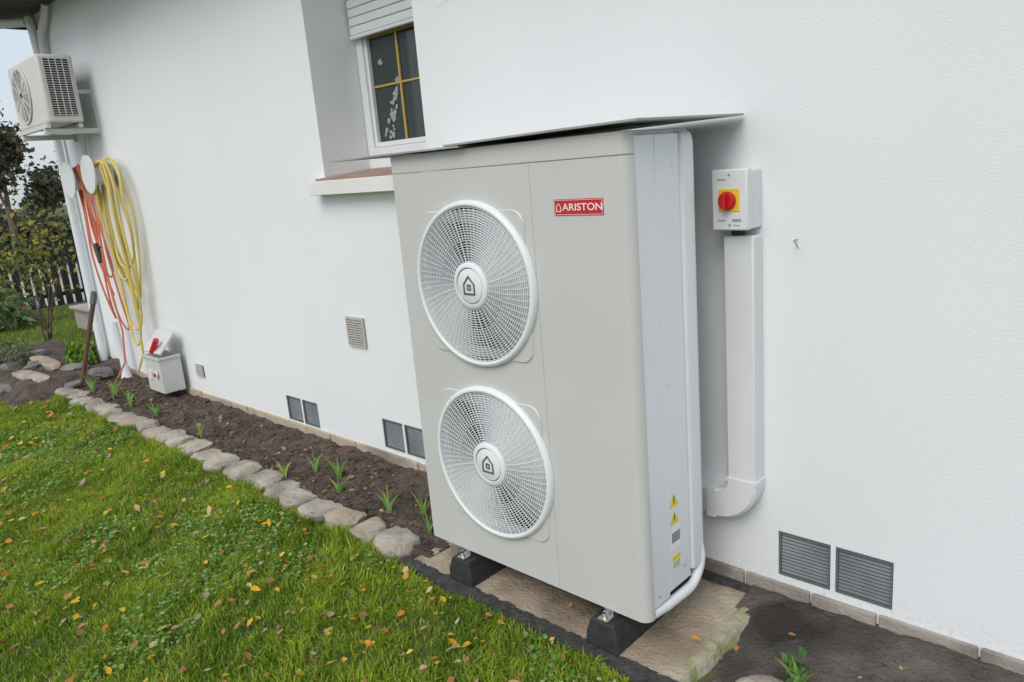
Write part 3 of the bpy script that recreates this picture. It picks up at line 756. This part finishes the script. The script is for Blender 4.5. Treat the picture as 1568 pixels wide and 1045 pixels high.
def bush(name,c,rx,ry,h,n,ls,cols,elong=3,extra=None):
    P=rng.normal(size=(n,3)); P/=np.linalg.norm(P,axis=1)[:,None]; P*=rng.uniform(.3,1,(n,1))**.5
    P[:,2]=np.abs(P[:,2])
    lump=1+.25*np.sin(P[:,0]*5+c[0])*np.cos(P[:,1]*6)
    P=P*np.array([rx,ry,h])*lump[:,None]+np.array(c)
    V,F,C=leaves(P,ls,cols,elong=elong)
    if extra is not None:
        k=extra[0]; idx=rng.integers(0,n,k); V2,F2,C2=leaves(P[idx]+rng.normal(size=(k,3))*.03,extra[1],[extra[2]],elong=1.2)
        F2=F2+len(V); V=np.vstack([V,V2]);F=np.vstack([F,F2]);C=np.vstack([C,C2])
    return colmesh(name,V,F,C,M_leaf)
bush('oleander_bush',(-11.9,2.15,.05),.55,.6,.75,1500,.05,[(.12,.20,.07),(.18,.28,.11),(.32,.42,.22)],3.2,(40,.06,(.7,.03,.06)))
bush('oleander_bush',(-12.2,1.2,.05),.5,.6,.8,1400,.05,[(.12,.20,.07),(.18,.28,.11),(.32,.42,.22)],3.2,(30,.06,(.7,.03,.06)))
bush('lavender_plant',(-8.45,1.66,.10),.32,.22,.20,2200,.010,[(.22,.25,.17),(.15,.19,.12),(.28,.29,.2)],5)
bush('ivy_plant',(-7.75,2.1,.13),.25,.14,.17,600,.045,[(.10,.22,.03),(.20,.34,.04),(.30,.42,.07)],1.2)
bush('ivy_plant',(-8.9,1.75,.12),.28,.22,.17,500,.035,[(.08,.14,.02),(.16,.25,.05)],1.2)

def iris(pos,h,n,cols=((.11,.24,.05),(.20,.34,.09))):
    V=[];F=[];C=[]
    az=random.uniform(-.5,.5)
    for k in range(n):
        sp=(k-(n-1)/2)/max(1,n-1)*1.3+random.uniform(-.1,.1); hh=h*random.uniform(.65,1.1); w0=random.uniform(.007,.012)
        dx,dy=math.cos(az),math.sin(az); c=np.array(random.choice(cols))*random.uniform(.8,1.3)
        b=len(V)
        for i in range(6):
            t=i/5; xx=math.sin(sp*t)*hh*t; zz=hh*t*math.cos(sp*.7*t); wd=w0*(1-t**2.2)
            px_=pos[0]+dx*xx+k*.002; py_=pos[1]+dy*xx; pz=pos[2]-.01+zz
            V+=[(px_-dx*wd*math.cos(sp*t),py_-dy*wd,pz+wd*math.sin(sp*t)),(px_+dx*wd*math.cos(sp*t),py_+dy*wd,pz-wd*math.sin(sp*t))]
            cc=c if t<.8 or random.random()<.5 else c*np.array([1.8,1.0,.5]); C+=[cc,cc]
        for i in range(5): F.append((b+2*i,b+2*i+1,b+2*i+3,b+2*i+2))
    colmesh('iris_plant',np.array(V),np.array(F),np.array(C),M_leaf)
for (x,y,h,n) in [(-4.72,1.86,.16,5),(-3.95,1.83,.15,5),(-3.62,1.83,.12,5),(-3.55,1.98,.16,3),(-3.35,2.0,.15,5),(-3.2,1.9,.12,3),(-2.78,1.90,.16,6),(-2.62,1.98,.14,5),(-2.46,1.88,.13,4),(-6.3,1.86,.20,9),(-6.0,1.88,.20,8),(-6.45,1.93,.17,7),(-5.2,1.95,.12,4),(-6.75,1.85,.18,7),(-5.55,1.9,.12,4)]:
    iris((x,y,soilz(x,y)),h,n)
P=np.array([[-.80+random.gauss(0,.018),1.87+random.gauss(0,.018),.07+random.random()*.085] for i in range(26)])
V,F,C=leaves(P,.022,[(.07,.18,.04),(.10,.23,.06)],elong=1.7); colmesh('weed_plant',V,F,C,M_leaf)
iris((-.78,1.86,.05),.11,4)

def grass(name,X,Y,Z,h,w,cols):
    n=len(X); H=h*rng.uniform(.45,1.25,n); W=w*rng.uniform(.7,1.3,n)
    az=rng.uniform(0,2*np.pi,n); ln=rng.uniform(.1,.95,n)*H; la=rng.uniform(0,2*np.pi,n)
    bx,by=np.cos(az)*W/2,np.sin(az)*W/2; lx,ly=np.cos(la)*ln,np.sin(la)*ln
    z0=Z-.005
    def v(dx,dy,z): return np.stack([X+dx,Y+dy,z],1)
    a=v(-bx,-by,z0); b=v(bx,by,z0)
    c=v(lx*.3-bx*.85,ly*.3-by*.85,Z+H*.55); d=v(lx*.3+bx*.85,ly*.3+by*.85,Z+H*.55)
    e_=v(lx,ly,Z+H*.95-ln*.25)
    V=np.stack([a,b,d,c,e_],1).reshape(-1,3)
    i=np.arange(n)*5
    F4=np.stack([i,i+1,i+2,i+3],1); F3=np.stack([i+3,i+2,i+4],1)
    C=np.repeat(cols,5,axis=0)
    return colmesh(name,V,F4,C,M_grass,F3=F3)
def sn(x,y,s,p): return np.sin(x*s+p)*np.cos(y*s*1.13+p*1.7)+.5*np.sin(x*s*2.3+y*s*1.9+p*3)
def lawnpts(n,x0,x1,y0,y1,vis=True):
    x=rng.uniform(x0,x1,n); y=rng.uniform(y0,y1,n)
    if vis:
        lim=np.where(x<-2.9,.32+.225*(-x-2.94),.32+.77*(x+2.94))-.25
        k=y>lim; x,y=x[k],y[k]
    return x,y
x1_,y1_=lawnpts(150000,-4.6,-.95,0,1.67); x2_,y2_=lawnpts(70000,-8.0,-4.6,.4,1.68)
x3_,y3_=lawnpts(36000,-13,-.0,-2.5,1.6,False); x4_,y4_=lawnpts(22000,-13,-9.4,.5,4.5,False)
x5_=rng.uniform(-7.0,-1.0,6000); y5_=1.632-np.abs(rng.normal(0,.018,6000))+np.where(x5_<-2.4,.035,0)
X=np.concatenate([x1_,x2_,x3_,x4_,x5_]);Yy=np.concatenate([y1_,y2_,y3_,y4_,y5_])
bed=(X<-7.0)&(X>-9.55)&(Yy>1.33); terr=(X>-10.8)&(Yy>2.9); slab=(X>-2.40)&(Yy>1.630); rt=(X>-1.0)&(Yy>1.35)
pn=sn(X,Yy,3.1,1)+sn(X,Yy,9.7,4)*.6+.5*sn(X,Yy,23,6)
thin=(pn>1.0)&(rng.random(len(X))<.7)
k=~(bed|terr|slab|rt|thin); X,Yy,pn=X[k],Yy[k],pn[k]
t=np.clip(.5+.25*sn(X,Yy,5.3,2)+.2*sn(X,Yy,19,3)+rng.normal(0,.22,len(X)),0,1)[:,None]
base=np.array([.15,.30,.022])*(1-t)+np.array([.47,.59,.055])*t
dry=rng.random(len(X))<.06; base[dry]=np.array([.62,.52,.25])*rng.uniform(.6,1.1,(dry.sum(),1))
base*=rng.uniform(.6,1.2,(len(X),1))
hh=.038+.013*np.clip(sn(X,Yy,6.1,5),-1,1)+.010*np.clip(sn(X,Yy,21,1),-1,1)
hh=np.where((Yy>1.60)&(X<-2.3),hh*1.4,hh)
grass('grass',X,Yy,np.zeros(len(X)),hh,.0042+.0012*(X<-4.6),base)
x,y=lawnpts(30000,-7.5,-.95,0,1.66); k=(sn(x,y,2.7,7)+sn(x,y,8.1,2)*.6>.3)&~((x<-7)&(y>1.3))&~((x>-2.38)&(y>1.62)); x,y=x[k],y[k]
P=np.stack([x,y,rng.uniform(.015,.042,len(x))],1)
V,F,C=leaves(P,.016,[(.14,.33,.05),(.21,.42,.10),(.33,.49,.19)],elong=1.1,flat=.75); colmesh('clover',V,F,C,M_grass)
def fallen(n,xr,yr,zf,size,cols):
    x,y=lawnpts(n,*xr,*yr)
    P=np.stack([x,y,zf(x,y)],1)
    m=len(P); sz=size*rng.uniform(.4,1.35,m); az=rng.uniform(0,6.28,m)
    V=[];F=[];C=[]
    cols=np.array(cols)
    for i in range(m):
        c=cols[rng.integers(len(cols))]*rng.uniform(.65,1.15); a=az[i]; ca,sa=math.cos(a),math.sin(a); s=sz[i]; cu=rng.uniform(.1,.6); tx=rng.normal(0,.35); ty=rng.normal(0,.35)
        out=[(-.6,0),(-.25,.28),(.15,.30),(.6,0),(.15,-.30),(-.25,-.28)]
        out=[(p*rng.uniform(.8,1.2),q*rng.uniform(.8,1.4)) for p,q in out]
        b=len(V)
        for (p,q) in out+[(-.2,0),(.2,0)]:
            z=abs(q)*cu*s*1.3+ (p*p)*cu*.4*s
            V.append((P[i,0]+(p*ca-q*sa)*s,P[i,1]+(p*sa+q*ca)*s,P[i,2]+z+(p*tx+q*ty)*s)); C.append(c)
        F+=[(b,b+6,b+1),(b+1,b+6,b+7),(b+1,b+7,b+2),(b+2,b+7,b+3),(b+3,b+7,b+4),(b+4,b+7,b+6),(b+4,b+6,b+5),(b+5,b+6,b)]
    return np.array(V),np.array(F),np.array(C)
lc=[(.78,.44,.03),(.80,.53,.05),(.70,.28,.04),(.50,.24,.09),(.56,.38,.18),(.60,.44,.28),(.34,.18,.08)]
V1,F1,C1=fallen(1500,(-7.4,-1.0),(0,1.62),lambda x,y:rng.uniform(.020,.044,len(x)),.029,lc)
V2,F2,C2=fallen(330,(-7,-2.4),(1.8,2.25),lambda x,y:np.full(len(x),.05),.022,[(.36,.19,.09),(.50,.32,.18),(.27,.15,.09)])
V3,F3,C3=fallen(22,(-2.3,.2),(1.7,2.25),lambda x,y:np.full(len(x),.06),.022,lc)
V=np.vstack([V1,V2,V3]);F=np.vstack([F1,F2+len(V1),F3+len(V1)+len(V2)]);C=np.vstack([C1,C2,C3])
colmesh('fallen_leaves',V,None,C,M_leaf,F3=F)
